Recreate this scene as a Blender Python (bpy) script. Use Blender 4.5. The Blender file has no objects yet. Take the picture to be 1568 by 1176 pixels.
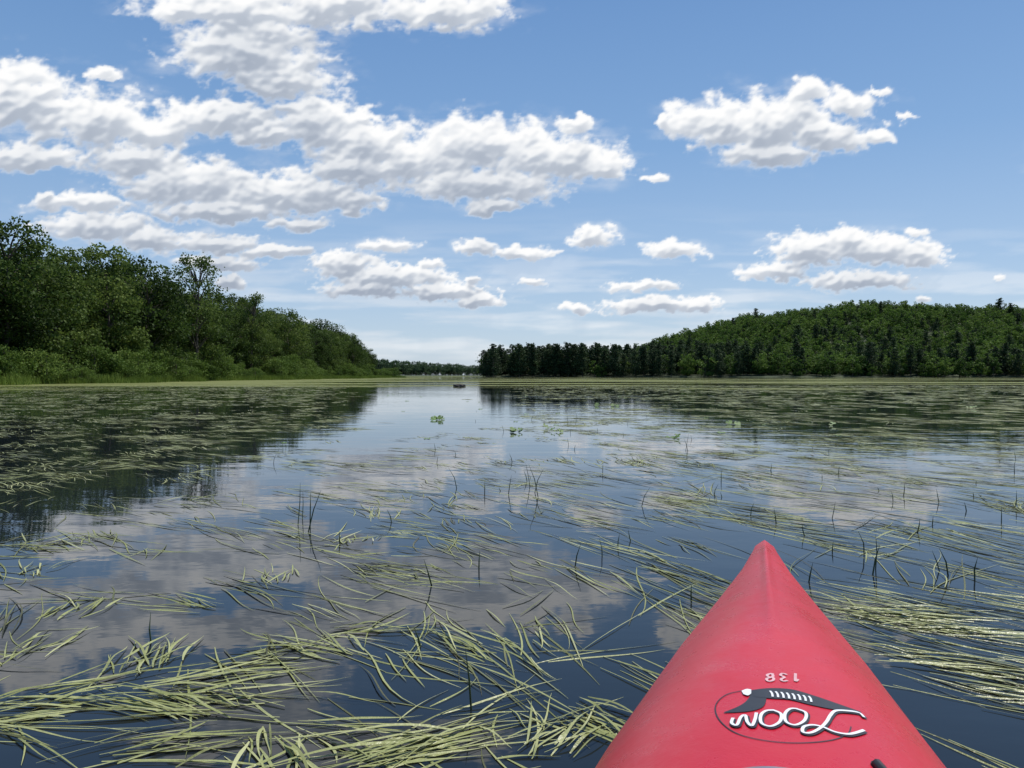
import bpy, math, random
import numpy as np
from mathutils import Vector
rng=np.random.default_rng(7); random.seed(7)
sc=bpy.context.scene
sc.view_settings.view_transform='Standard'; sc.view_settings.look='None'; sc.view_settings.exposure=0
F=1220.0; HOR=575.0; CH=0.8
SUN_AZ=math.radians(50); SUN_EL=math.radians(60)

# ---------------- helpers ----------------
def link(o): sc.collection.objects.link(o); return o
def mesh_np(name,V,Q,mat=None,smooth=False,attrs=None,k=4):
    V=np.asarray(V,dtype=np.float32); Q=np.asarray(Q,dtype=np.int32)
    me=bpy.data.meshes.new(name)
    me.vertices.add(len(V)); me.vertices.foreach_set('co',V.ravel())
    n=len(Q); me.loops.add(n*k); me.loops.foreach_set('vertex_index',Q.ravel())
    me.polygons.add(n); me.polygons.foreach_set('loop_start',np.arange(0,n*k,k,dtype=np.int32))
    me.polygons.foreach_set('loop_total',np.full(n,k,dtype=np.int32))
    if smooth: me.polygons.foreach_set('use_smooth',np.ones(n,dtype=bool))
    if attrs:
        for a,d in attrs.items():
            at=me.attributes.new(a,'FLOAT','POINT'); at.data.foreach_set('value',np.asarray(d,dtype=np.float32))
    me.update(calc_edges=True); me.validate()
    if mat: me.materials.append(mat)
    return me
def obj(name,me,parent=None):
    o=bpy.data.objects.new(name,me); link(o)
    if parent: o.parent=parent
    return o
def newmat(name):
    m=bpy.data.materials.new(name); m.use_nodes=True
    nt=m.node_tree; nt.nodes.clear()
    out=nt.nodes.new('ShaderNodeOutputMaterial'); return m,nt,out
def N(nt,t,**kw):
    n=nt.nodes.new(t)
    for a,b in kw.items():
        if a in n.inputs.keys(): n.inputs[a].default_value=b
        else: setattr(n,a,b)
    return n
def ramp(nt,stops):
    r=nt.nodes.new('ShaderNodeValToRGB'); e=r.color_ramp.elements
    while len(e)<len(stops): e.new(0.5)
    for i,(p,c) in enumerate(stops): e[i].position=p; e[i].color=(*c,1)
    return r
def simple(name,col,rough=0.5,var=0.12,scale=8,bump=0.0):
    m,nt,out=newmat(name); p=N(nt,'ShaderNodeBsdfPrincipled',Roughness=rough)
    no=N(nt,'ShaderNodeTexNoise',Scale=scale,Detail=4.0)
    tc=N(nt,'ShaderNodeTexCoord'); nt.links.new(tc.outputs['Object'],no.inputs['Vector'])
    c=np.array(col)
    r=ramp(nt,[(0.3,tuple(c*(1-var))),(0.7,tuple(np.minimum(c*(1+var),1)))])
    nt.links.new(no.outputs['Fac'],r.inputs['Fac']); nt.links.new(r.outputs['Color'],p.inputs['Base Color'])
    if bump>0:
        b=N(nt,'ShaderNodeBump',Strength=bump,Distance=0.002); nt.links.new(no.outputs['Fac'],b.inputs['Height']); nt.links.new(b.outputs['Normal'],p.inputs['Normal'])
    nt.links.new(p.outputs[0],out.inputs['Surface']); return m
# perlin
perm=np.random.default_rng(3).permutation(256); perm=np.concatenate([perm,perm,perm])
ga=np.random.default_rng(4).uniform(0,2*np.pi,256); GX=np.cos(ga); GY=np.sin(ga)
def perlin(x,y):
    xi=np.floor(x).astype(int); yi=np.floor(y).astype(int); xf=x-xi; yf=y-yi
    u=xf**3*(xf*(xf*6-15)+10); v=yf**3*(yf*(yf*6-15)+10)
    def g(ix,iy,dx,dy):
        h=perm[perm[ix&255]+(iy&255)]; return GX[h]*dx+GY[h]*dy
    a=g(xi,yi,xf,yf); b=g(xi+1,yi,xf-1,yf); c=g(xi,yi+1,xf,yf-1); d=g(xi+1,yi+1,xf-1,yf-1)
    return (a*(1-u)+b*u)*(1-v)+(c*(1-u)+d*u)*v*1.0
def fbm(x,y,o=5,gain=0.5):
    s=0;a=1;f=1
    for i in range(o):
        s=s+a*perlin(x*f+17.3*i,y*f+9.1*i); a*=gain; f*=2.03
    return s
def billow(x,y,o=5,gain=0.5):
    s=0;a=1;f=1;t=0
    for i in range(o):
        s=s+a*(1-2.6*np.abs(perlin(x*f+31.7*i,y*f+5.9*i))); t+=a; a*=gain; f*=2.07
    return s/t
def sstep(a,b,x):
    t=np.clip((x-a)/(b-a),0,1); return t*t*(3-2*t)

# ---------------- camera ----------------
cd=bpy.data.cameras.new('camera'); cam=obj('camera',cd); sc.camera=cam
cd.sensor_width=36; cd.lens=28.0; cd.clip_start=0.05; cd.clip_end=20000
cam.location=(0,0,CH); cam.rotation_euler=(math.radians(90-0.61),0,0)

# ---------------- world + sun ----------------
w=bpy.data.worlds.new('World'); sc.world=w; w.use_nodes=True
nt=w.node_tree; nt.nodes.clear()
wo=nt.nodes.new('ShaderNodeOutputWorld'); bg=nt.nodes.new('ShaderNodeBackground'); SKS=0.105; bg.inputs[1].default_value=SKS
sky=nt.nodes.new('ShaderNodeTexSky'); sky.sky_type='NISHITA'; sky.sun_disc=False
sky.sun_elevation=SUN_EL; sky.sun_rotation=SUN_AZ; sky.air_density=1.0; sky.dust_density=0.4; sky.ozone_density=2.0
tcw=nt.nodes.new('ShaderNodeTexCoord'); sp=nt.nodes.new('ShaderNodeSeparateXYZ'); nt.links.new(tcw.outputs['Generated'],sp.inputs[0])
rw=ramp(nt,[(0.0,(0.56,0.67,0.81)),(0.05,(0.48,0.625,0.81)),(0.13,(0.36,0.53,0.78)),(0.27,(0.215,0.40,0.70)),(0.45,(0.13,0.29,0.60)),(0.8,(0.08,0.20,0.46))])
nt.links.new(sp.outputs['Z'],rw.inputs['Fac'])
vm=nt.nodes.new('ShaderNodeVectorMath'); vm.operation='SCALE'; vm.inputs['Scale'].default_value=1/SKS; nt.links.new(rw.outputs[0],vm.inputs[0])
mxw=nt.nodes.new('ShaderNodeMix'); mxw.data_type='RGBA'; mxw.inputs[0].default_value=0.75
nt.links.new(sky.outputs[0],mxw.inputs[6]); nt.links.new(vm.outputs[0],mxw.inputs[7])
nt.links.new(mxw.outputs[2],bg.inputs[0]); nt.links.new(bg.outputs[0],wo.inputs[0])
sd=bpy.data.lights.new('sun','SUN'); sd.energy=4.8; sd.angle=math.radians(0.5); sd.color=(1,0.955,0.88)
so=obj('sun',sd); D=Vector((math.sin(SUN_AZ)*math.cos(SUN_EL),math.cos(SUN_AZ)*math.cos(SUN_EL),math.sin(SUN_EL)))
so.rotation_euler=D.to_track_quat('Z','Y').to_euler(); so.location=(20,20,40)

# ---------------- clouds ----------------
CL=[(350,15,125,45),(500,15,150,38),(680,20,95,36),(380,80,112,52),(430,125,82,32),(290,20,60,20),
(20,158,108,56),(145,185,108,46),(235,205,62,36),(45,240,80,22),(160,116,30,11),(-90,170,100,60),
(340,185,97,27),(405,208,52,19),(490,195,92,42),(560,225,84,44),(570,175,40,18),
(740,222,110,42),(640,252,98,42),(850,245,102,42),(740,284,122,30),(925,252,44,28),(880,195,28,11),(750,317,37,14),(540,262,65,23),
(300,285,118,38),(440,303,126,37),(545,312,44,22),(350,326,114,17),(200,250,70,27),(460,346,47,10),
(130,316,84,16),(68,304,13,11),(150,350,98,21),(225,370,58,23),(330,374,72,18),(420,386,52,12),(330,402,70,13),(350,432,24,15),
(530,405,56,23),(600,425,94,22),(680,446,84,15),(740,462,40,10),(560,442,64,14),
(590,376,44,11),(725,380,28,13),(795,386,52,11),(908,368,37,19),(1036,382,46,15),(817,435,18,9),(885,473,24,9),(725,430,15,8),(660,404,19,7),
(1010,468,94,14),(1070,467,38,10),(980,438,54,9),
(1100,192,74,44),(1180,195,90,50),(1180,240,72,26),(1240,145,40,25),(1300,163,57,22),(1262,215,60,24),(1340,210,30,13),(1385,181,18,7),(1024,190,13,17),(1347,147,17,8),
(1240,383,64,32),(1300,372,52,23),(1350,385,74,26),(1410,390,42,26),(1180,417,52,14),(1320,432,78,17),(1402,356,24,8),(1002,277,17,7),(1528,427,10,6),(1415,460,16,6),
(600,-120,120,50),(900,-160,150,60),(1500,-120,160,50),(150,-130,120,50),(-250,300,120,40),(1750,250,120,45),(1850,420,100,20)]
az=np.radians(np.arange(-58,58.01,0.1)); el=np.radians(np.arange(-0.4,46,0.09))
A,E=np.meshgrid(az,el)
PX=784+F*np.tan(A); PY=HOR-F*np.tan(E)/np.cos(A)
lowf=np.clip((560-PY)/380,0.22,1)
wx=(fbm(PX/80,PY/70,3)*26+fbm(PX/24,PY/20,3)*13)*np.maximum(lowf,0.5); wy=(fbm(PX/80+50,PY/70+20,3)*16+fbm(PX/22+9,PY/16+3,3)*11)*np.maximum(lowf,0.5)
X1=PX+wx; Y1=PY+wy
Fd=np.full(PX.shape,-9.0); 
for (cx,cy,rx,ry) in CL:
    dx=(X1-cx)/rx; dy=(Y1-cy)/ry
    dy=np.where(dy>0,dy*1.2,dy)
    Fd=np.maximum(Fd,1.0-np.sqrt(dx*dx+dy*dy))
nzb=billow(PX/68,PY/48,6,0.48); nzs=billow(PX/24+7,PY/15+3,4,0.55)
nz=nzb*lowf+nzs*(1-lowf)
frag=fbm(PX/22+2,PY/14+8,5,0.6)
Fq=Fd+0.60*(nz-0.36)+(0.24+0.32*(1-lowf))*frag
alpha=sstep(-0.14,0.36,Fq)
wisp=sstep(-0.8,0.35,Fd)*np.clip(fbm(PX/90,PY/30+7,6,0.55)*1.3+0.05,0,1)*0.6
hz=sstep(300,500,PY)*np.clip(fbm(PX/230,PY/26+3,6)*0.9+0.12,0,0.45)*sstep(580,540,PY)
alpha=np.maximum(alpha,np.maximum(wisp,hz))
def blur(a,n):
    for ax in (0,1):
        c=np.cumsum(np.pad(a,[(n+1,n) if k==ax else (0,0) for k in (0,1)],mode='edge'),axis=ax)
        a=(np.take(c,range(2*n+1,c.shape[ax]),axis=ax)-np.take(c,range(0,c.shape[ax]-2*n-1),axis=ax))/(2*n+1)
    return a
dens=np.clip(Fd*0.9+0.55*(nz-0.34)+0.1,0,1.2)*alpha
acc=np.zeros(PX.shape[1]); occ=np.zeros_like(PX)
for i in range(PX.shape[0]-1,-1,-1):
    acc=acc*0.960+dens[i]*0.055/ (0.35+0.65*lowf[i].mean()); occ[i]=acc
occ=blur(occ,1)
H=blur(np.clip(Fd*0.8+0.75*(nz-0.3)+0.3,0,2),1)
gv,gu=np.gradient(H)
relief=-gv*1.5+gu*0.7
br=np.exp(-1.35*occ)*1.22+np.clip(relief*2.6,-0.22,0.26)-0.05  # sunlit tops and grey undersides computed here, baked into the cloud emission colour
br=np.clip(br,0.0,1.0)
edge=1-sstep(-0.05,0.4,Fq)
br=np.maximum(br,edge*0.7)
R=9000.0
VX=R*np.cos(E)*np.sin(A); VY=R*np.cos(E)*np.cos(A); VZ=R*np.sin(E)+CH
ne,na=A.shape; idx=np.arange(ne*na).reshape(ne,na)
Q=np.stack([idx[:-1,:-1],idx[:-1,1:],idx[1:,1:],idx[1:,:-1]],-1).reshape(-1,4)
am=alpha.ravel()[Q].max(1)>0.004; Q=Q[am]
m,nt,out=newmat('cloud')
at=N(nt,'ShaderNodeAttribute',attribute_name='alpha'); ab=N(nt,'ShaderNodeAttribute',attribute_name='baked_light')
em=N(nt,'ShaderNodeEmission'); tr=N(nt,'ShaderNodeBsdfTransparent'); mx=N(nt,'ShaderNodeMixShader')
r=ramp(nt,[(0.0,(0.37,0.425,0.52)),(0.35,(0.55,0.60,0.68)),(0.7,(0.83,0.855,0.89)),(1.0,(1.0,1.0,1.0))])
nt.links.new(ab.outputs['Fac'],r.inputs['Fac']); nt.links.new(r.outputs['Color'],em.inputs['Color'])
nt.links.new(at.outputs['Fac'],mx.inputs[0]); nt.links.new(tr.outputs[0],mx.inputs[1]); nt.links.new(em.outputs[0],mx.inputs[2]); nt.links.new(mx.outputs[0],out.inputs['Surface'])
try: m.cycles.emission_sampling='NONE'
except Exception as ex: print(ex)
obj('clouds',mesh_np('clouds',np.stack([VX,VY,VZ],-1).reshape(-1,3),Q,m,True,{'alpha':alpha.ravel(),'baked_light':br.ravel()}))

# ---------------- terrain ----------------
hillx=np.array([735,850,950,1000,1050,1100,1150,1200,1250,1320,1400,1480,1530,1568,1800,2100])
hillh=np.array([0,   4,  10, 19,  28,  37,  43,45, 48,  51.5,  50, 50, 47, 45, 30, 20])
HX=(hillx-784)/F*700
def shore(X,Y):
    xl=-47-np.maximum(0,Y-285)*0.25+1.5*np.sin(Y*0.09)+np.maximum(0,40-Y)*0.3
    dl=xl-X; df=Y-(830+30*np.sin(X*0.01)); dr=np.minimum(Y-(432+6*np.sin(X*0.03)),(X+17)*1.0); db=-Y-400
    return np.maximum(np.maximum(dl,df),np.maximum(dr,db))
def terr(X,Y):
    d=shore(X,Y)
    z=np.where(d>0,np.minimum(d*0.08,1.2),np.maximum(d*0.2,-2.5))
    hh=np.interp(X*700/np.maximum(Y,700)*1.0,HX,hillh,left=0)*sstep(435,700,Y)*(1-0.7*sstep(800,1200,Y))
    hh=hh*(1+0.1*perlin(X/90+3,Y/90))
    return z+np.where(d>0,hh,0)
gx=np.arange(-1500,1501,12.0); gy=np.arange(-700,1700,12.0)
TX,TY=np.meshgrid(gx,gy); TZ=terr(TX,TY)
idx=np.arange(TX.size).reshape(TX.shape); Q=np.stack([idx[:-1,:-1],idx[:-1,1:],idx[1:,1:],idx[1:,:-1]],-1).reshape(-1,4)
obj('ground',mesh_np('ground',np.stack([TX,TY,TZ],-1).reshape(-1,3),Q,simple('forest_floor',(0.03,0.045,0.015),0.95,0.4,0.2),True))

# ---------------- water ----------------
m,nt,out=newmat('lake_water')
geo=N(nt,'ShaderNodeNewGeometry')
def mapn(sx,sy,rot=0):
    mp=N(nt,'ShaderNodeMapping'); mp.inputs['Scale'].default_value=(sx,sy,1); mp.inputs['Rotation'].default_value=(0,0,rot); nt.links.new(geo.outputs['Position'],mp.inputs['Vector']); return mp
def noise(mp,scale,det=3,rough=0.5):
    n=N(nt,'ShaderNodeTexNoise',Scale=scale,Detail=det,Roughness=rough); nt.links.new(mp.outputs[0],n.inputs['Vector']); return n
def math_(op,a,b=None,c=None,clamp=False):
    n=nt.nodes.new('ShaderNodeMath'); n.operation=op; n.use_clamp=clamp
    for i,x in enumerate((a,b,c)):
        if x is None: continue
        if isinstance(x,(int,float)): n.inputs[i].default_value=x
        else: nt.links.new(x,n.inputs[i])
    return n.outputs[0]
n1=noise(mapn(0.6,1.6,0.15),1.4,2); n2=noise(mapn(1,1.8,-0.2),9,2); n0=noise(mapn(0.05,0.12,0.1),1.0,3)
pr=ramp(nt,[(0.38,(0.3,)*3),(0.66,(1.0,)*3)]); nt.links.new(n0.outputs['Fac'],pr.inputs['Fac'])
h=math_('ADD',math_('MULTIPLY',n1.outputs['Fac'],1.0),math_('MULTIPLY',n2.outputs['Fac'],0.12)); h=math_('MULTIPLY',h,pr.outputs[0])
bp=N(nt,'ShaderNodeBump',Strength=1.0,Distance=0.0062); nt.links.new(h,bp.inputs['Height'])
wb=N(nt,'ShaderNodeBsdfPrincipled',Roughness=0.02,IOR=1.36); wb.inputs['Base Color'].default_value=(0.010,0.014,0.018,1)
nt.links.new(bp.outputs[0],wb.inputs['Normal'])
sep=N(nt,'ShaderNodeSeparateXYZ'); nt.links.new(geo.outputs['Position'],sep.inputs[0])
yr=N(nt,'ShaderNodeMapRange'); yr.inputs[1].default_value=26; yr.inputs[2].default_value=75; yr.inputs[3].default_value=0.0; yr.inputs[4].default_value=0.23; nt.links.new(sep.outputs['Y'],yr.inputs[0])
yr2=N(nt,'ShaderNodeMapRange'); yr2.inputs[1].default_value=150; yr2.inputs[2].default_value=330; yr2.inputs[3].default_value=0.0; yr2.inputs[4].default_value=0.2; nt.links.new(sep.outputs['Y'],yr2.inputs[0])
big=noise(mapn(0.02,0.06),1.0,3,0.6); fine=noise(mapn(0.4,1.2,0.3),2.0,4,0.7)
cov=math_('ADD',math_('MULTIPLY',math_('SUBTRACT',big.outputs['Fac'],0.5),1.6),math_('SUBTRACT',yr.outputs[0],yr2.outputs[0]))
leftb=N(nt,'ShaderNodeMapRange'); leftb.inputs[1].default_value=-12; leftb.inputs[2].default_value=-36; leftb.inputs[3].default_value=0; leftb.inputs[4].default_value=0.25; nt.links.new(sep.outputs['X'],leftb.inputs[0])
lb=math_('MULTIPLY',leftb.outputs[0],math_('MULTIPLY',yr.outputs[0],4.0))
cov=math_('ADD',cov,lb)
thr=math_('SUBTRACT',math_('ADD',fine.outputs['Fac'],cov),0.67)
gate=math_('MULTIPLY',yr.outputs[0],10.0,None,True)
mask=math_('MULTIPLY',math_('MULTIPLY',thr,9.0,None,True),gate)
cr=ramp(nt,[(0.3,(0.09,0.105,0.03)),(0.7,(0.21,0.225,0.085))]); nt.links.new(noise(mapn(0.12,0.5),3,3).outputs['Fac'],cr.inputs['Fac'])
wd=N(nt,'ShaderNodeBsdfPrincipled',Roughness=0.8); wd.inputs['Specular IOR Level'].default_value=0.1; nt.links.new(cr.outputs[0],wd.inputs['Base Color'])
mx=N(nt,'ShaderNodeMixShader'); nt.links.new(mask,mx.inputs[0]); nt.links.new(wb.outputs[0],mx.inputs[1]); nt.links.new(wd.outputs[0],mx.inputs[2]); nt.links.new(mx.outputs[0],out.inputs['Surface'])
S=6000
obj('lake_water',mesh_np('lake_water',[(-S,-S,0),(S,-S,0),(S,S,0),(-S,S,0)],[(0,1,2,3)],m))

# ---------------- foliage material ----------------
def leafmat(name,dark,mid,light,trans=0.3,wr=0.45,wt=0.7):
    m,nt,out=newmat(name)
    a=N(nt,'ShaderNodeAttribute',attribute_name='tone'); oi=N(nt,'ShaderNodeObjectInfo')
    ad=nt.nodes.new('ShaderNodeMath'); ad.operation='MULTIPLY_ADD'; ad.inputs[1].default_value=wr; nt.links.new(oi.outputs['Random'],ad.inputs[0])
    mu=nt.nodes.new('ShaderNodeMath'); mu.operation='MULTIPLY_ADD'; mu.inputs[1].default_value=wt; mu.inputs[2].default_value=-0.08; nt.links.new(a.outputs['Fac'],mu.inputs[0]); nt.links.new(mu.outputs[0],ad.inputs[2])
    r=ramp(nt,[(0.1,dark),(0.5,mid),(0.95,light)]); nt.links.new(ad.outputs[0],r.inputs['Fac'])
    d=N(nt,'ShaderNodeBsdfPrincipled',Roughness=0.65); d.inputs['Specular IOR Level'].default_value=0.15
    t=N(nt,'ShaderNodeBsdfTranslucent'); mx=N(nt,'ShaderNodeMixShader'); mx.inputs[0].default_value=trans
    nt.links.new(r.outputs[0],d.inputs['Base Color']); nt.links.new(r.outputs[0],t.inputs['Color'])
    nt.links.new(d.outputs[0],mx.inputs[1]); nt.links.new(t.outputs[0],mx.inputs[2]); nt.links.new(mx.outputs[0],out.inputs['Surface'])
    return m
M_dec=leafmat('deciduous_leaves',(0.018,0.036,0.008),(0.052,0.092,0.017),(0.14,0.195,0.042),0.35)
M_bright=leafmat('hill_leaves',(0.028,0.060,0.012),(0.072,0.135,0.02),(0.145,0.22,0.042),0.35,0.55,0.65)
M_con=leafmat('conifer_needles',(0.018,0.036,0.015),(0.036,0.066,0.024),(0.066,0.105,0.036),0.2)
M_far=leafmat('hazed_far_leaves',(0.05,0.085,0.045),(0.065,0.11,0.05),(0.085,0.14,0.055))  # distance haze mixed into the leaf colour: duller, bluer green for far trees
M_bark=simple('bark',(0.09,0.075,0.06),0.9,0.4,6)
M_bush=leafmat('bush_leaves',(0.035,0.07,0.012),(0.09,0.15,0.024),(0.16,0.23,0.048))

def tube(V,Q,T,p0,p1,r0,r1,n=6):
    p0=np.array(p0,float);p1=np.array(p1,float); d=p1-p0; d/=np.linalg.norm(d)+1e-9
    a=np.cross(d,[0.3,0.9,0.1]); a/=np.linalg.norm(a); b=np.cross(d,a); base=len(V)
    for p,r_ in((p0,r0),(p1,r1)):
        for i in range(n):
            th=2*math.pi*i/n; V.append(p+r_*(math.cos(th)*a+math.sin(th)*b)); T.append(0.3)
    for i in range(n): Q.append((base+i,base+(i+1)%n,base+n+(i+1)%n,base+n+i))
def leaves(rs,P,size,tone,flat=0.0):
    n=len(P); nrm=rs.normal(size=(n,3)); nrm[:,2]+=flat*2; nrm/=np.linalg.norm(nrm,axis=1)[:,None]
    a=np.cross(nrm,rs.normal(size=(n,3))); a/=np.linalg.norm(a,axis=1)[:,None]; b=np.cross(nrm,a)
    s=(size*rs.uniform(0.55,1.3,n))[:,None]*0.5
    V=np.stack([P-a*s,P-b*s*0.7,P+a*s,P+b*s*0.8],1).reshape(-1,3)
    Q=np.arange(n*4).reshape(-1,4); return V,Q,np.repeat(tone,4)
def finish(name,V,Q,T,LV,LQ,LT,lm):
    V=np.array(V); Q=np.array(Q); nb=len(Q)
    me=mesh_np(name,np.vstack([V,LV]),np.vstack([Q,LQ+len(V)]),None,False,{'tone':np.concatenate([T,LT])})
    me.materials.append(M_bark); me.materials.append(lm)
    mi=np.ones(len(me.polygons),dtype=np.int32); mi[:nb]=0; me.polygons.foreach_set('material_index',mi)
    return me
def deciduous(name,seed,H,W,nl,leaf,lm,zlow=0.12,ncl=46,airy=0):
    rs=np.random.default_rng(seed); V=[];Q=[];T=[]
    pts=[np.array([0,0,-0.5])]; k=7
    for i in range(1,k+1): pts.append(np.array([rs.normal()*0.02*H*i/k,rs.normal()*0.02*H*i/k,H*0.85*i/k]))
    r0=H*0.016
    for i in range(k): tube(V,Q,T,pts[i],pts[i+1],r0*(1-i/k)+0.03,r0*(1-(i+1)/k)+0.03)
    C=[];Rr=[];TT=[]
    for i in range(ncl):
        z=rs.uniform(zlow,0.96)
        prof=math.sin(math.pi*min(max((z-zlow+0.16)/(1.18-zlow),0),1))**0.6
        rad=W*0.5*prof*math.sqrt(rs.uniform(0.12,1)); th=rs.uniform(0,2*math.pi)
        c=np.array([rad*math.cos(th),rad*math.sin(th),z*H]); C.append(c)
        Rr.append(W*rs.uniform(0.07,0.17)*(0.75 if z>0.82 else 1)); TT.append(rs.uniform(0.05,0.95))
        j=min(int(max(z-0.12,0.05)*k/0.85),k); s=pts[j]
        if i%2==0 or airy:
            mid=(s+c)/2+np.array([0,0,H*0.02]); tube(V,Q,T,s,mid,r0*0.35,r0*0.22,4); tube(V,Q,T,mid,c,r0*0.22,0.02,4)
    C=np.array(C);Rr=np.array(Rr);TT=np.array(TT)
    wt=Rr**2; ci=rs.choice(ncl,nl,p=wt/wt.sum())
    d=rs.normal(size=(nl,3)); d/=np.linalg.norm(d,axis=1)[:,None]
    sub=perlin(d[:,0]*3+ci*1.7,d[:,1]*3+d[:,2]*2)
    rr=Rr[ci]*(0.5+0.6*rs.uniform(0,1,nl)**0.5+0.5*sub+0.12*rs.normal(size=nl))*(1+0.3*airy*rs.normal(size=nl))
    P=C[ci]+d*rr[:,None]*np.array([1.15,1.15,0.85])
    P[:,2]=np.maximum(P[:,2],0.05)
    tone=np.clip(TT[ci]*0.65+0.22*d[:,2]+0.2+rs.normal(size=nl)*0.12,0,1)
    LV,LQ,LT=leaves(rs,P,leaf,tone,0.25)
    return finish(name,V,Q,T,LV,LQ,LT,lm)
def conifer(name,seed,H,W,nl,leaf):
    rs=np.random.default_rng(seed); V=[];Q=[];T=[]
    tube(V,Q,T,(0,0,-0.5),(0,0,H*0.5),H*0.014,H*0.009); tube(V,Q,T,(0,0,H*0.5),(0.1,0,H*0.97),H*0.009,0.02)
    P=[];tn=[]; z=0.08*H; per=max(4,nl//110)
    while z<H*0.965:
        t=z/H; rad=W*0.5*(1-t)**0.45*rs.uniform(0.5,1.15)+0.35
        for b in range(rs.integers(3,6)):
            th=rs.uniform(0,2*math.pi); L=rad*rs.uniform(0.5,1.15); e=np.array([L*math.cos(th),L*math.sin(th),z+L*rs.uniform(-0.05,0.35)])
            tube(V,Q,T,(0,0,z),e,0.05,0.015,3)
            n=int(per*(0.4+L/W*2)); u=rs.uniform(0.2,1.05,n)
            p=np.array([0,0,z])+(e-np.array([0,0,z]))*u[:,None]+rs.normal(size=(n,3))*np.array([0.36,0.36,0.22])*(0.45+0.35*L)
            P.append(p); tn.append(np.clip(rs.uniform(0.05,0.9)+rs.normal(size=n)*0.12,0,1))
        z+=H*rs.uniform(0.025,0.055)
    P=np.vstack(P); tn=np.concatenate(tn); LV,LQ,LT=leaves(rs,P,leaf,tn,0.5)
    return finish(name,V,Q,T,LV,LQ,LT,M_con)

def instancer(name,me,pts,scales):
    n=len(pts)
    if n==0: return
    pts=np.asarray(pts,float); th=rng.uniform(0,2*np.pi,n); s=np.asarray(scales)*0.5
    V=[]
    for k in range(4):
        a=th+np.pi/4+k*np.pi/2; V.append(np.stack([pts[:,0]+np.cos(a)*s*1.41421,pts[:,1]+np.sin(a)*s*1.41421,pts[:,2]],-1))
    V=np.stack(V,1).reshape(-1,3); par=obj(name,mesh_np(name,V,np.arange(4*n).reshape(-1,4)))
    par.instance_type='FACES'; par.use_instance_faces_scale=True; par.instance_faces_scale=1.0
    par.show_instancer_for_render=False; par.show_instancer_for_viewport=False
    c=obj('tree_form' if 'tree' in name or 'forest' in name else 'plant_form',me,par)
    return par
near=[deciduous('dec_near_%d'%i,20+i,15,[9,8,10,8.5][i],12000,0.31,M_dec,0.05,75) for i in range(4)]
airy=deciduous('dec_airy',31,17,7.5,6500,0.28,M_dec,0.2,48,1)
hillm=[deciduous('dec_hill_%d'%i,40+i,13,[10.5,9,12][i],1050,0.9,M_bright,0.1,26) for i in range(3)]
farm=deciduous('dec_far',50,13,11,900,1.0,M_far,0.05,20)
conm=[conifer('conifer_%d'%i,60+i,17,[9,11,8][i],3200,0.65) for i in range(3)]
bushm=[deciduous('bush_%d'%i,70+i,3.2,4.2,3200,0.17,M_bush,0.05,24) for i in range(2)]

# left bank trees
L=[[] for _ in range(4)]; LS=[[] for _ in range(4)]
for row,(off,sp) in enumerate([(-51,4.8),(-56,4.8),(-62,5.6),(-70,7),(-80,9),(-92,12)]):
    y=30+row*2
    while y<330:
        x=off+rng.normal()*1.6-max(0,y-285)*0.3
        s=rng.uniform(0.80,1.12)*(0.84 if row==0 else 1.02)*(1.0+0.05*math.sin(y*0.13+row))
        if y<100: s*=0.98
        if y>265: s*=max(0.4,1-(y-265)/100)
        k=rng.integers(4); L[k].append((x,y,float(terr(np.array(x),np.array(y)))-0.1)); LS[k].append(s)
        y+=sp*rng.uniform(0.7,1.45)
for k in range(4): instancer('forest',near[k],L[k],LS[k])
def place(name,me,px,Y,s,X=None,rot=None):
    X=(px-784)/F*Y if X is None else X
    o=obj(name,me); o.location=(X,Y,float(terr(np.array(X),np.array(Y)))-0.1); o.scale=(s,s,s); o.rotation_euler=(0,0,rng.uniform(0,6) if rot is None else rot); return o
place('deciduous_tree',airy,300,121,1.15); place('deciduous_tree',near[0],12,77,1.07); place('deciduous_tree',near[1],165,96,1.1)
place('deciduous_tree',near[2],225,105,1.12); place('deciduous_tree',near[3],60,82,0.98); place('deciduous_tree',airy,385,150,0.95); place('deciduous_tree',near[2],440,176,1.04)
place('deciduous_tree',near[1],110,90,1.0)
# bushes
for b in range(2):
    P=[];Sx=[]
    for i in range(170):
        y=rng.uniform(40,300); x=-47.0+1.5*math.sin(y*0.09)+rng.normal()*1.1
        P.append((x,y,0.0)); Sx.append(rng.uniform(0.35,1.2)*(1+0.3*math.sin(y*0.21+b)))
    instancer('shoreline_bushes',bushm[b],P,Sx)
# marsh grass tufts
rs=np.random.default_rng(5); nb=260
root=rs.normal(size=(nb,2))*0.7; hh=rs.uniform(0.3,0.95,nb); th=rs.uniform(0,6.28,nb); lean=rs.normal(size=(nb,2))*0.15
Vg=np.zeros((nb,4,3)); dx=np.cos(th)*0.02; dy=np.sin(th)*0.02
Vg[:,0]=np.stack([root[:,0]-dx,root[:,1]-dy,0*hh],-1); Vg[:,1]=np.stack([root[:,0]+dx,root[:,1]+dy,0*hh],-1)
Vg[:,2]=np.stack([root[:,0]+lean[:,0]+dx*.3,root[:,1]+lean[:,1]+dy*.3,hh],-1); Vg[:,3]=np.stack([root[:,0]+lean[:,0]-dx*.3,root[:,1]+lean[:,1]-dy*.3,hh],-1)
M_marsh=leafmat('marsh_grass_blades',(0.08,0.13,0.02),(0.14,0.20,0.035),(0.21,0.28,0.055))
tuft=mesh_np('tuft',Vg.reshape(-1,3),np.arange(nb*4).reshape(-1,4),M_marsh,False,{'tone':np.repeat(rs.uniform(0,1,nb),4)})
P=[(-45.2+1.5*math.sin(y*0.09)+1.2*math.sin(y*0.31)+rng.normal()*1.2,y,-0.05) for y in rng.uniform(35,300,680)]
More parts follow.
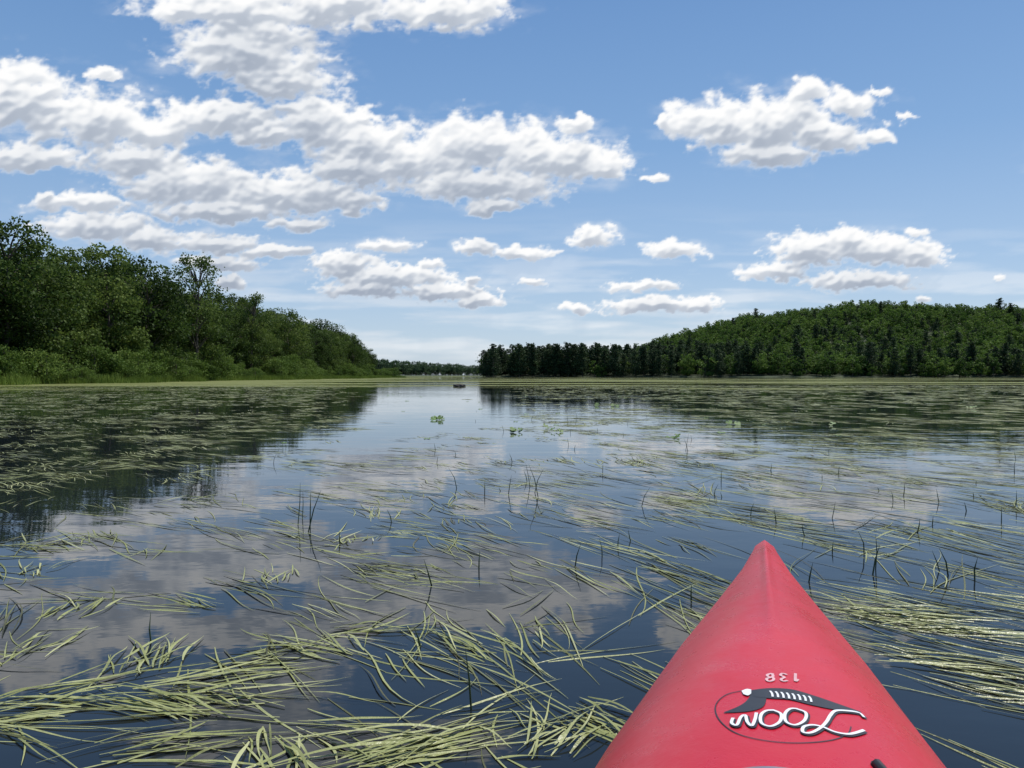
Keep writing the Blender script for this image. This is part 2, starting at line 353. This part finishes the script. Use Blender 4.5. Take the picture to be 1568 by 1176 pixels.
instancer('marsh_grass',tuft,P,rng.uniform(0.35,1.25,len(P)))

# right shore and hill forest
Hp=[[] for _ in range(3)];Hs=[[] for _ in range(3)];Cp=[[] for _ in range(3)];Cs=[[] for _ in range(3)]
y=436.0
while y<800:
    sp=6.0 if y<470 else 8.8
    x=-16.0+rng.uniform(0,4)
    while x<760:
        X=x+rng.normal()*1.5; Y=y+rng.normal()*2.5
        if shore(np.array(X),np.array(Y))>1:
            z=float(terr(np.array(X),np.array(Y)))-0.3
            left=sstep(190,50,X); cp=0.07
            if y<470: cp=0.6*left+0.22+0.4*(perlin(np.array([X/25.]),np.array([1.5]))[0]>0.05)
            elif y<560: cp=max(0.12,0.85*left)
            if y>=540 and perlin(np.array([X/45.]),np.array([Y/60.]))[0]>0.2: cp=0.5
            if rng.uniform()<cp:
                k=rng.integers(3); Cp[k].append((X,Y,z)); Cs[k].append(rng.uniform(0.6,1.08)*(1.05 if y<560 else 0.76))
            else:
                k=rng.integers(3); Hp[k].append((X,Y,z)); Hs[k].append(rng.uniform(0.6,1.12)*(0.9 if y<480 else 1))
        x+=sp*rng.uniform(0.7,1.3)
    y+=sp*0.95
for k in range(3):
    instancer('hillside_forest',hillm[k],Hp[k],Hs[k]); instancer('conifer_forest',conm[k],Cp[k],Cs[k])
for (px,Y,s) in [(745,437,0.82),(757,440,0.95),(1157,690,1.0),(1530,640,1.15),(1055,560,1.08),(1010,520,1.02),(855,440,1.08),(870,438,1.16),(880,440,1.1),(942,440,1.1),(1548,640,0.9),(800,440,1.0)]:
    place('pine_tree',conm[rng.integers(3)],px,Y,s)
# far shore
P=[];Sx=[]
for row in range(5):
    x=-330.0
    while x<40:
        Y=840+row*14+rng.normal()*3; P.append((x,Y,1.0)); Sx.append(rng.uniform(0.75,1.0)*np.interp(x,[-150,-90,-30],[1.35,1.05,0.78])+row*0.03); x+=rng.uniform(4,8)
instancer('distant_forest',farm,P,Sx)

# ---------------- floating grass ----------------
KA=math.radians(16.8); KO=np.array([0.038,0.0]); ks,kc=math.sin(KA),math.cos(KA)
HW_s=[-1.85,-1.6,-1.0,-0.5,0,0.4,0.8,1.23,1.68,1.965,2.246,2.42,2.485,2.510,2.520]
HW_w=[0.004,0.09,0.235,0.31,0.335,0.328,0.303,0.252,0.178,0.118,0.061,0.034,0.026,0.017,0.003]
def tokayak(X,Y): 
    dx=X-KO[0]; dy=Y-KO[1]; return dx*ks+dy*kc, dx*kc-dy*ks
def blades(x,y,th,L,wd,curv,lift,tone,seg,z0,tl_amp=0.35):
    n=len(x); t=np.linspace(0,1,seg+1); dt=1/seg
    T=th[:,None]+curv[:,None]*t[None,:]+ (rng.normal(size=n)*0.10)[:,None]*np.sin(t*5+rng.uniform(0,6,n)[:,None])
    cx=x[:,None]+np.concatenate([np.zeros((n,1)),np.cumsum(np.cos(T[:,:-1]),1)],1)*L[:,None]*dt
    cy=y[:,None]+np.concatenate([np.zeros((n,1)),np.cumsum(np.sin(T[:,:-1]),1)],1)*L[:,None]*dt
    cz=z0[:,None]+lift[:,None]*np.sin(np.pi*np.clip(t*1.1,0,1))[None,:]**1.5
    ww=wd[:,None]*(0.35+0.65*np.minimum(t*4,1))[None,:]*(1-t**3)[None,:]*0.5+0.0003
    # blades twist gently along their length
    tw=np.sin((rng.uniform(1,5,n))[:,None]*t[None,:]+rng.uniform(0,6,n)[:,None])*tl_amp
    nx=-np.sin(T)*ww; ny=np.cos(T)*ww; tilt=tw*ww
    A=np.stack([cx+nx,cy+ny,np.maximum(cz+tilt,0.0010)],-1); B=np.stack([cx-nx,cy-ny,np.maximum(cz-tilt,0.0010)],-1)
    V=np.stack([A,B],2).reshape(-1,3)
    base=(np.arange(n)*(seg+1)*2)[:,None]+(np.arange(seg)*2)[None,:]; base=base.ravel()
    Q=np.stack([base,base+1,base+3,base+2],-1)
    tn=(tone[:,None]+0.18*(0.5-t)[None,:]*rng.normal(size=n)[:,None])
    return V,Q,np.repeat(np.clip(tn,0,1).ravel(),2)
M_w,nt,out=newmat('water_grass_blades')
a=N(nt,'ShaderNodeAttribute',attribute_name='tone')
r=ramp(nt,[(0.0,(0.06,0.055,0.028)),(0.25,(0.15,0.16,0.055)),(0.6,(0.29,0.315,0.11)),(1.0,(0.46,0.47,0.23))]); nt.links.new(a.outputs['Fac'],r.inputs['Fac'])
d=N(nt,'ShaderNodeBsdfPrincipled',Roughness=0.38); d.inputs['Specular IOR Level'].default_value=0.4; nt.links.new(r.outputs[0],d.inputs['Base Color'])
g_=N(nt,'ShaderNodeNewGeometry'); nb_=N(nt,'ShaderNodeTexNoise',Scale=70.0,Detail=3.0); nt.links.new(g_.outputs['Position'],nb_.inputs['Vector'])
bb=N(nt,'ShaderNodeBump',Strength=0.9,Distance=0.004); nt.links.new(nb_.outputs['Fac'],bb.inputs['Height']); nt.links.new(bb.outputs[0],d.inputs['Normal'])
t_=N(nt,'ShaderNodeBsdfTranslucent'); nt.links.new(r.outputs[0],t_.inputs['Color']); mx=N(nt,'ShaderNodeMixShader'); mx.inputs[0].default_value=0.15
nt.links.new(d.outputs[0],mx.inputs[1]); nt.links.new(t_.outputs[0],mx.inputs[2]); nt.links.new(mx.outputs[0],out.inputs['Surface'])
def scatter(y0,y1,cd_,nbl,seg,wmul,bias,amp,sg,Lm):
    area=(y1-y0)*(0.72*(y0+y1)+3.0); n=int(area*cd_)
    y=rng.uniform(y0,y1,n*3); wdt=0.72*y+1.5; keep=rng.uniform(0,0.72*y1+1.5,n*3)<wdt; y=y[keep][:n]; wdt=0.72*y+1.5
    x=rng.uniform(-1,1,len(y))*wdt
    u=x/np.maximum(y,0.3)
    dn=bias+amp*fbm(x/1.1+5,y/1.6+2,3)+0.5*fbm(x/5,y/6,2)
    opn=sstep(-0.24,-0.17,u)*(1-sstep(-0.04,0.03,u))*sstep(8,14,y); dn=dn-0.75*opn
    dn=dn+0.16*(u<-0.25)*(y>4)-0.08*((u>-0.3)&(u<0.25)&(y>3.4)&(y<12))
    k=rng.uniform(0,1,len(x))<dn; x=x[k];y=y[k];u=u[k]
    n=len(x); nb=np.maximum(1,(nbl*rng.gamma(2.2,0.45,n))).astype(int); ci=np.repeat(np.arange(n),nb); m_=len(ci)
    mean=np.radians(-60)+0.6*fbm(x/1.8,y/1.8,2)+np.where(u<-0.12,np.radians(25),0)
    loose=np.where((u<0.05)&(y<4),rng.uniform(0.10,0.45,n),rng.uniform(0.05,0.22,n))
    flip=(rng.uniform(0,1,n)<np.where((u<0.05)&(y<5),0.35,0.12))*rng.uniform(1.5,3.6,n)
    th=(mean+flip)[ci]+rng.normal(size=m_)*loose[ci]
    Lc=rng.uniform(0.2,0.5,n)*np.where(u>0.05,1.35,0.95)*Lm; Ln=Lc[ci]*rng.uniform(0.45,1.15,m_)
    tl=np.clip(rng.uniform(0.3,0.85,n)[ci]+rng.normal(size=m_)*0.15,0,1)
    sub=rng.uniform(0,1,m_)<0.2; tl=np.where(sub,tl*0.25,tl)
    xs=x[ci]+rng.normal(size=m_)*sg; ys=y[ci]+rng.normal(size=m_)*sg*1.3
    return blades(xs,ys,th,Ln,rng.uniform(0.0038,0.0085,m_)*wmul,rng.normal(size=m_)*0.22,rng.uniform(0,1,m_)**6*0.012,tl,seg,rng.uniform(0.0012,0.0035,m_))
VV=[];QQ=[];TT=[];o_=0
def addb(v,q,t):
    global o_
    VV.append(v);QQ.append(q+o_);TT.append(t);o_+=len(v)
for args in [(0.5,3.2,42,4.5,9,0.72,0.52,0.65,0.05,1.15),(3.2,7,34,5.5,7,0.92,0.50,0.7,0.07,1.1),(7,16,18,7.5,4,1.25,0.42,0.8,0.10,1.0),(16,34,8.5,8,3,1.9,0.38,0.8,0.10,1.0),(34,64,4.2,9,2,3.0,0.42,0.8,0.12,1.0)]:
    addb(*scatter(*args))
def p2w(px,py,h=0.0):
    Y=(CH-h)*F/(py-HOR); return (px-784)/F*Y,Y
for (px,py,nb,an,sp_,L0) in [(240,1060,28,10,0.26,0.42),(330,1095,28,165,0.28,0.42),(215,1020,22,95,0.3,0.26),(120,1090,18,200,0.3,0.32),(60,1060,16,30,0.3,0.35),(430,1130,18,-60,0.4,0.3),(700,1130,22,200,0.25,0.4),(560,1160,20,20,0.25,0.4),(520,1000,14,140,0.3,0.35),(110,940,16,80,0.3,0.18),(640,820,12,160,0.3,0.25),(420,890,14,110,0.35,0.25),(30,1010,16,100,0.3,0.2),(720,1000,14,130,0.25,0.3),(530,970,16,15,0.2,0.3),(300,930,14,150,0.25,0.3),(880,1090,20,-50,0.22,0.3),(1400,960,24,-15,0.10,0.6),(1500,950,22,170,0.12,0.5),(1300,940,20,-30,0.12,0.5),(40,880,14,100,0.35,0.2),(545,830,14,90,0.4,0.14),(1500,1060,20,-25,0.1,0.5),(1400,1010,20,-25,0.1,0.5),(830,1150,20,60,0.3,0.3),(180,1160,20,15,0.3,0.35),(380,1010,16,20,0.25,0.3)]:
    X,Y=p2w(px,py); a0=math.radians(an)
    th=a0+rng.normal(size=nb)*sp_
    addb(*blades(X+rng.normal(size=nb)*0.05,Y+rng.normal(size=nb)*0.05,th,L0*rng.uniform(0.35,1.1,nb),rng.uniform(0.0035,0.008,nb),rng.normal(size=nb)*0.25,rng.uniform(0,1,nb)**3*0.015,np.clip(rng.normal(0.66,0.16,nb),0,1),12,rng.uniform(0.002,0.006,nb)))
Vb=np.vstack(VV);Qb=np.vstack(QQ);Tb=np.concatenate(TT)
s_,q_=tokayak(Vb[:,0],Vb[:,1]); inside=(np.abs(q_)<np.interp(s_,HW_s,HW_w,left=0,right=0)*0.9)&(s_<2.5)&(s_>-1.85)
Qb=Qb[~inside[Qb].any(1)]
obj('floating_water_grass',mesh_np('floating_water_grass',Vb,Qb,M_w,True,{'tone':Tb}))
print('blade quads',len(Qb))

# emergent stems
V=[];Q=[];T=[]
M_stem=simple('reed_green',(0.03,0.055,0.018),0.5,0.3,10)
st=[(455,805,66),(470,815,66),(462,795,44),(474,800,50),(825,762,54),(812,745,38),(818,755,40),(700,748,34),(722,1090,100),(742,758,24),(982,775,34),(1342,872,60),(1325,850,44),(1337,880,50),(1455,882,50),(1405,815,26),(880,868,42),(968,830,22),(645,992,40),(1190,802,28),(1235,822,24),(1105,737,20),(778,757,32),(1150,790,24),(1050,690,28),(1054,692,22),(940,628,18),(1495,890,42),(1535,802,30),(600,800,24),(520,832,24),(1060,922,34),(1440,770,24),(230,985,50),(418,710,18)]
for i in range(100):
    Y=rng.uniform(3,18); X=rng.uniform(-0.1,0.66)*Y; py=HOR+CH*F/Y; st.append((784+F*X/Y,py,rng.uniform(0.04,0.12)*F/Y))
for (px,py,hp) in st:
    X,Y=p2w(px,py); h=hp*Y/F; s0=rng.uniform(-1,1)*0.3; p=np.array([X,Y,-0.02]); wv=0.0024+0.0010*rng.uniform()
    dd=np.array([s0*h*0.5,rng.normal()*h*0.1,h*0.6]); p1=p+dd; p2=p1+np.array([s0*h*0.5*rng.uniform(0.5,2.2),rng.normal()*h*0.1,h*0.45])
    tube(V,Q,T,p,p1,wv,wv*0.9,5); tube(V,Q,T,p1,p2,wv*0.9,0.0005,5)
obj('emergent_reeds',mesh_np('emergent_reeds',np.array(V),np.array(Q),M_stem,True))

# lily pads
V=[];Tq=[]
M_lily=simple('lily_pad_green',(0.08,0.15,0.022),0.65,0.35,12)
def pad(X,Y,r,z,tx,ty):
    b=len(V); V.append((X,Y,z)); n=18; rot=rng.uniform(0,6.28)
    for i in range(n+1):
        th=rot+0.25+(2*math.pi-0.5)*i/n; rr=r*(1+0.06*math.sin(3*th)); dx=rr*math.cos(th); dy=rr*math.sin(th); V.append((X+dx,Y+dy,max(0.003,z+dx*tx+dy*ty+0.006*math.sin(th*4))))
    for i in range(n): Tq.append((b,b+1+i,b+2+i))
for (px,py,n) in [(670,643,9),(792,662,4),(853,662,4),(940,622,5),(1050,672,3),(912,622,3),(830,655,2),(1115,650,2),(1270,652,2),(1490,625,3)]:
    X,Y=p2w(px,py)
    for i in range(n): pad(X+rng.normal()*0.06,Y+rng.normal()*0.10,rng.uniform(0.03,0.06),rng.uniform(0.01,0.05),rng.normal()*0.25,abs(rng.normal()*0.4)+0.1)
for i in range(40):
    Y=rng.uniform(9,40); X=rng.uniform(-0.3,0.66)*Y; pad(X,Y,rng.uniform(0.03,0.06),0.006,0,0.1)
obj('water_lily_pads',mesh_np('water_lily_pads',np.array(V),np.array(Tq),M_lily,False,k=3))

# rock
import bmesh
bm=bmesh.new(); bmesh.ops.create_icosphere(bm,subdivisions=4,radius=1)
for v in bm.verts:
    c=v.co; n=float(fbm(np.array([c.x*1.7+3]),np.array([c.y*1.7+c.z*2]),4)[0]); c*=1+0.35*n; c.z*=0.35; c.x*=1.0; c.y*=0.6
me=bpy.data.meshes.new('rock'); bm.to_mesh(me); bm.free(); me.materials.append(simple('wet_rock',(0.07,0.06,0.05),0.8,0.4,4,0.5))
X,Y=p2w(703,592); o=obj('rock',me); o.location=(X,Y,0.02); o.scale=(0.45,0.45,0.5)

# ---------------- kayak ----------------
ZE_s=[-1.85,-1.2,0,0.8,1.23,1.68,2.1,2.515]; ZE_z=[0.27,0.21,0.19,0.20,0.215,0.235,0.262,0.292]
ZR_s=[-1.85,-1.2,-0.3,0.5,0.92,1.23,1.68,2.1,2.42,2.515]; ZR_z=[0.28,0.27,0.29,0.345,0.355,0.348,0.330,0.316,0.309,0.300]
def itp(s,a,b):
    a=np.array(a);b=np.array(b)
    return sum(np.interp(s+d,a,b) for d in (-0.06,-0.03,0,0.03,0.06))/5
def hw(s): return np.interp(s,HW_s,HW_w)
def deckz(s,q):
    s=np.asarray(s,float); q=np.asarray(q,float)
    w_=np.maximum(hw(s),1e-3); t=np.clip(np.abs(q)/w_,0,1)
    ze=itp(s,ZE_s,ZE_z); zr=np.maximum(itp(s,ZR_s,ZR_z),ze+0.002)
    bl=sstep(1.15,2.0,s); p=2.7*(1-bl)+1.35*bl
    z=ze+(zr-ze)*(1-t**p)
    z=z+0.006*np.exp(-(q/0.010)**2)*sstep(1.35,1.7,s)*(1-sstep(2.3,2.45,s))
    return z
def k2w(s,q): return KO[0]+s*ks+q*kc, KO[1]+s*kc-q*ks
kayak=bpy.data.objects.new('kayak',None); link(kayak)
ss=np.concatenate([np.linspace(-1.85,2.3,150),np.linspace(2.31,2.520,40)])
nd=65; nh=24; Vk=[]
for s in ss:
    w_=float(hw(s)); tt=np.sin(np.linspace(-1,1,nd)*math.pi/2)
    q=tt*w_; z=deckz(np.full(nd,s),q); row=[(s,a,b) for a,b in zip(q,z)]
    ze=float(itp(s,ZE_s,ZE_z)); taper=float(sstep(2.52,1.7,s)*sstep(-1.86,-1.3,s)); kz=-0.10*taper+ (1-taper)*0.06*1
    for i in range(1,nh):
        ph=math.pi*i/nh; c=math.cos(ph); qq=w_*np.sign(c)*abs(c)**0.62; zz=ze-0.006-(ze-kz)*math.sin(ph)**0.8
        row.append((s,qq,zz))
    Vk+=row
Vk=np.array(Vk); nr=nd+nh-1
XX,YY=k2w(Vk[:,0],Vk[:,1]); VW=np.stack([XX,YY,Vk[:,2]],-1)
base=np.arange(len(ss)*nr).reshape(len(ss),nr); nxt=np.roll(base,-1,axis=1)
Qk=np.stack([base[:-1],nxt[:-1],nxt[1:],base[1:]],-1).reshape(-1,4)
cen=Vk[Qk].mean(1); CS,CA,CW=0.30,0.592,0.205
incock=(((cen[:,0]-CS)/CA)**2+(cen[:,1]/CW)**2<1)&(cen[:,2]>itp(cen[:,0],ZE_s,ZE_z)-0.0)
incock&=(np.tile(np.arange(nr),len(ss)-1)<nd-1)
Qk=Qk[~incock]
m,nt,out=newmat('red_polyethylene'); p=N(nt,'ShaderNodeBsdfPrincipled',Roughness=0.36); p.inputs['Specular IOR Level'].default_value=0.42
tc=N(nt,'ShaderNodeTexCoord'); n1=N(nt,'ShaderNodeTexNoise',Scale=3.0,Detail=6.0); n2=N(nt,'ShaderNodeTexNoise',Scale=220.0,Detail=3.0); n3=N(nt,'ShaderNodeTexNoise',Scale=14.0,Detail=8.0,Roughness=0.7)
for n in(n1,n2,n3): nt.links.new(tc.outputs['Object'],n.inputs['Vector'])
r=ramp(nt,[(0.3,(0.46,0.009,0.024)),(0.7,(0.54,0.014,0.033))]); nt.links.new(n1.outputs['Fac'],r.inputs['Fac'])
mps=N(nt,'ShaderNodeMapping'); mps.inputs['Scale'].default_value=(30,3,30); mps.inputs['Rotation'].default_value=(0,0,KA); nt.links.new(tc.outputs['Object'],mps.inputs['Vector'])
n4=N(nt,'ShaderNodeTexNoise',Scale=3.0,Detail=8.0,Roughness=0.75); nt.links.new(mps.outputs[0],n4.inputs['Vector'])
r4=ramp(nt,[(0.6,(0,0,0)),(0.72,(0.35,)*3)]); nt.links.new(n4.outputs['Fac'],r4.inputs['Fac'])
mc=nt.nodes.new('ShaderNodeMix'); mc.data_type='RGBA'; mc.inputs[7].default_value=(0.62,0.12,0.15,1); nt.links.new(r4.outputs[0],mc.inputs[0]); nt.links.new(r.outputs[0],mc.inputs[6]); nt.links.new(mc.outputs[2],p.inputs['Base Color'])
r2=ramp(nt,[(0.35,(0.24,)*3),(0.7,(0.40,)*3)]); nt.links.new(n3.outputs['Fac'],r2.inputs['Fac']); nt.links.new(r2.outputs[0],p.inputs['Roughness'])
bp=N(nt,'ShaderNodeBump',Strength=0.25,Distance=0.0006); nt.links.new(n2.outputs['Fac'],bp.inputs['Height']); 
bp2=N(nt,'ShaderNodeBump',Strength=0.35,Distance=0.004); nt.links.new(n3.outputs['Fac'],bp2.inputs['Height']); nt.links.new(bp.outputs[0],bp2.inputs['Normal']); nt.links.new(bp2.outputs[0],p.inputs['Normal'])
nt.links.new(p.outputs[0],out.inputs['Surface'])
hull=obj('hull_and_deck',mesh_np('hull_and_deck',VW,Qk,m,True),kayak)
M_grey=simple('coaming_plastic',(0.16,0.18,0.22),0.45,0.15,20); M_blk=simple('black_plastic',(0.012,0.012,0.014),0.45,0.3,30); M_wht=simple('white_decal',(0.72,0.74,0.76),0.4,0.05,30); M_bd=simple('black_decal',(0.012,0.014,0.02),0.4,0.2,30)
# coaming
n=120; Vc=[];Qc=[]; prof=[(-0.012,-0.03),(-0.016,0.010),(-0.006,0.016),(0.018,0.015),(0.024,0.010),(0.016,0.005),(0.004,-0.02)]
for i in range(n):
    a=2*math.pi*i/n; cs,sn=math.cos(a),math.sin(a)
    for (o,dz) in prof:
        s=CS+(CA+o)*cs; q=(CW+o)*sn; s0=CS+(CA+0.004)*cs; q0=(CW+0.004)*sn
        x,y=k2w(s,q); Vc.append((x,y,float(deckz(s0,q0))+dz))
m_=len(prof)
for i in range(n):
    for j in range(m_-1): Qc.append((i*m_+j,((i+1)%n)*m_+j,((i+1)%n)*m_+j+1,i*m_+j+1))
obj('cockpit_coaming',mesh_np('cockpit_coaming',np.array(Vc),np.array(Qc),M_grey,True),kayak)
# seat
Vs=[];Qs=[];ns=14
for i in range(ns+1):
    for j in range(ns+1):
        u=i/ns*2-1; v=j/ns; s=-0.2+0.4*min(v/0.65,1); zz=0.0+0.03*u*u+0.02*abs(v-0.4)
        if v<0.3: s=-0.2-0.04*(0.3-v); zz=0.05+ (0.3-v)*0.8
        x,y=k2w(s,u*0.18); Vs.append((x,y,zz))
for i in range(ns):
    for j in range(ns): b=i*(ns+1)+j; Qs.append((b,b+1,b+ns+2,b+ns+1))
obj('seat',mesh_np('seat',np.array(Vs),np.array(Qs),M_blk,True),kayak)
# decals : traced onto the deck surface
def p2d(px,py):
    u=(px-784)/F; v=(py-HOR)/F; z=0.33
    for _ in range(30):
        Y=(CH-z)/v; X=u*Y; s,q=tokayak(X,Y); z=0.5*z+0.5*float(deckz(s,q))
    return s,q
def on_deck(pts,off):
    o=[]
    for s,q in pts:
        x,y=k2w(s,q); o.append((x,y,float(deckz(s,q))+off))
    return o
def smoothpath(P,closed=False,n=8):
    P=[np.array(p,float) for p in P]; out=[]; N_=len(P)
    rngi=range(N_ if closed else N_-1)
    for i in rngi:
        g=(lambda k:P[k%N_]) if closed else (lambda k:P[min(max(k,0),N_-1)])
        a,b,c,d=g(i-1),g(i),g(i+1),g(i+2)
        for k in range(n):
            t=k/n; out.append(0.5*((2*b)+(-a+c)*t+(2*a-5*b+4*c-d)*t*t+(-a+3*b-3*c+d)*t**3))
    out.append(P[0] if closed else P[-1]); return out
def stroke(Vx,Qx,pp,width,off,closed=False,n=8,sh=(0,0)):
    P=np.array([p2d(p[0]+sh[0],p[1]+sh[1]) for p in smoothpath(pp,closed,n)])
    d=np.gradient(P,axis=0); d/=np.linalg.norm(d,axis=1)[:,None]+1e-9
    nn=np.stack([-d[:,1],d[:,0]],-1); ww=width*0.5*np.ones(len(P))
    L_=on_deck(P+nn*ww[:,None],off); R_=on_deck(P-nn*ww[:,None],off); b=len(Vx)
    for l,r_ in zip(L_,R_): Vx.append(l);Vx.append(r_)
    for i in range(len(P)-1): Qx.append((b+2*i,b+2*i+1,b+2*i+3,b+2*i+2))
def fillstrip(Vx,Qx,top,bot,off,n=8):
    A=smoothpath(top,False,n);B=smoothpath(bot,False,n); b=len(Vx); m_=5
    for p,q in zip(A,B):
        for k in range(m_): Vx.append(on_deck([p2d(*(p+(q-p)*k/(m_-1)))],off)[0])
    for i in range(len(A)-1):
        for k in range(m_-1): Qx.append((b+i*m_+k,b+i*m_+k+1,b+(i+1)*m_+k+1,b+(i+1)*m_+k))
letters=[[(1326,1103),(1318,1096),(1300,1093),(1282,1093),(1274,1100),(1268,1110),(1258,1120),(1244,1127),(1232,1126),(1233,1118),(1246,1115),(1262,1118),(1282,1126),(1304,1129),(1326,1123)],
[(1222,1090),(1236,1096),(1234,1108),(1220,1115),(1206,1110),(1204,1098),(1212,1090),(1224,1090)],
[(1186,1092),(1198,1098),(1196,1110),(1182,1117),(1168,1112),(1167,1100),(1175,1093),(1188,1092)],
[(1160,1096),(1158,1106),(1153,1116),(1146,1110),(1143,1100),(1136,1103),(1130,1115),(1122,1112),(1124,1104)]]
Vb_,Qb_,Vw_,Qw_=[],[],[],[]
for l in letters:
    stroke(Vb_,Qb_,l,0.0072,0.0016,sh=(1.5,1.2)); stroke(Vw_,Qw_,l,0.0042,0.0022)
stroke(Vb_,Qb_,[(1140,1060),(1115,1066),(1100,1078),(1097,1092),(1105,1108),(1125,1124),(1155,1134),(1195,1140),(1235,1141),(1275,1137),(1300,1128),(1306,1116)],0.0018,0.0008)
fillstrip(Vb_,Qb_,[(1152,1060),(1180,1057),(1215,1059),(1250,1069),(1285,1081),(1322,1094)],[(1156,1070),(1185,1073),(1212,1075),(1245,1083),(1280,1090),(1321,1095)],0.0012)
fillstrip(Vb_,Qb_,[(1150,1060),(1150,1068),(1143,1078),(1130,1086),(1110,1094)],[(1176,1064),(1174,1080),(1166,1088),(1146,1093),(1111,1095)],0.0010)
for i in range(8):
    x=1181+8.5*i; y=1062+0.9*i*0.9+0.05*i*i; stroke(Vw_,Qw_,[(x,y),(x+3,y+4),(x+4,y+9)],0.0030,0.0020,n=4)
fillstrip(Vw_,Qw_,[(1137,1062),(1145,1059),(1152,1060)],[(1140,1067),(1147,1069),(1152,1066)],0.0020)
V3,Q3=[],[]
for l in [[(1220,1034),(1220,1046),(1224,1043)],[(1207,1036),(1200,1034),(1197,1037),(1203,1040),(1198,1043),(1201,1046),(1208,1045)],[(1184,1034),(1177,1036),(1178,1039),(1186,1041),(1185,1045),(1178,1046),(1176,1042),(1185,1039),(1184,1034)]]:
    stroke(V3,Q3,l,0.0042,0.0012,n=5)
obj('lettering_outline',mesh_np('lettering_outline',np.array(Vb_),np.array(Qb_),M_bd),kayak)
obj('lettering',mesh_np('lettering',np.array(Vw_),np.array(Qw_),M_wht),kayak)
obj('length_number',mesh_np('length_number',np.array(V3),np.array(Q3),simple('faded_decal',(0.62,0.36,0.38),0.5,0.1,40)),kayak)
V=[];Q=[];T=[]
s,q=p2d(1348,1184)
for (ds,dq,r_) in [(0.012,0,0.008),(-0.03,0.012,0.008)]:
    x,y=k2w(s+ds,q+dq); z=float(deckz(s+ds,q+dq)); tube(V,Q,T,(x,y,z-0.004),(x,y,z+0.004),r_,r_*0.8,12); tube(V,Q,T,(x,y,z+0.004),(x,y,z+0.0055),r_*0.8,0.001,12)
x0,y0=k2w(s+0.012,q); x1,y1=k2w(s-0.03,q+0.012); z=float(deckz(s,q)); tube(V,Q,T,(x0,y0,z+0.003),(x1,y1,z+0.003),0.006,0.006,8)
obj('deck_fitting',mesh_np('deck_fitting',np.array(V),np.array(Q),M_blk,True),kayak)
print('done')
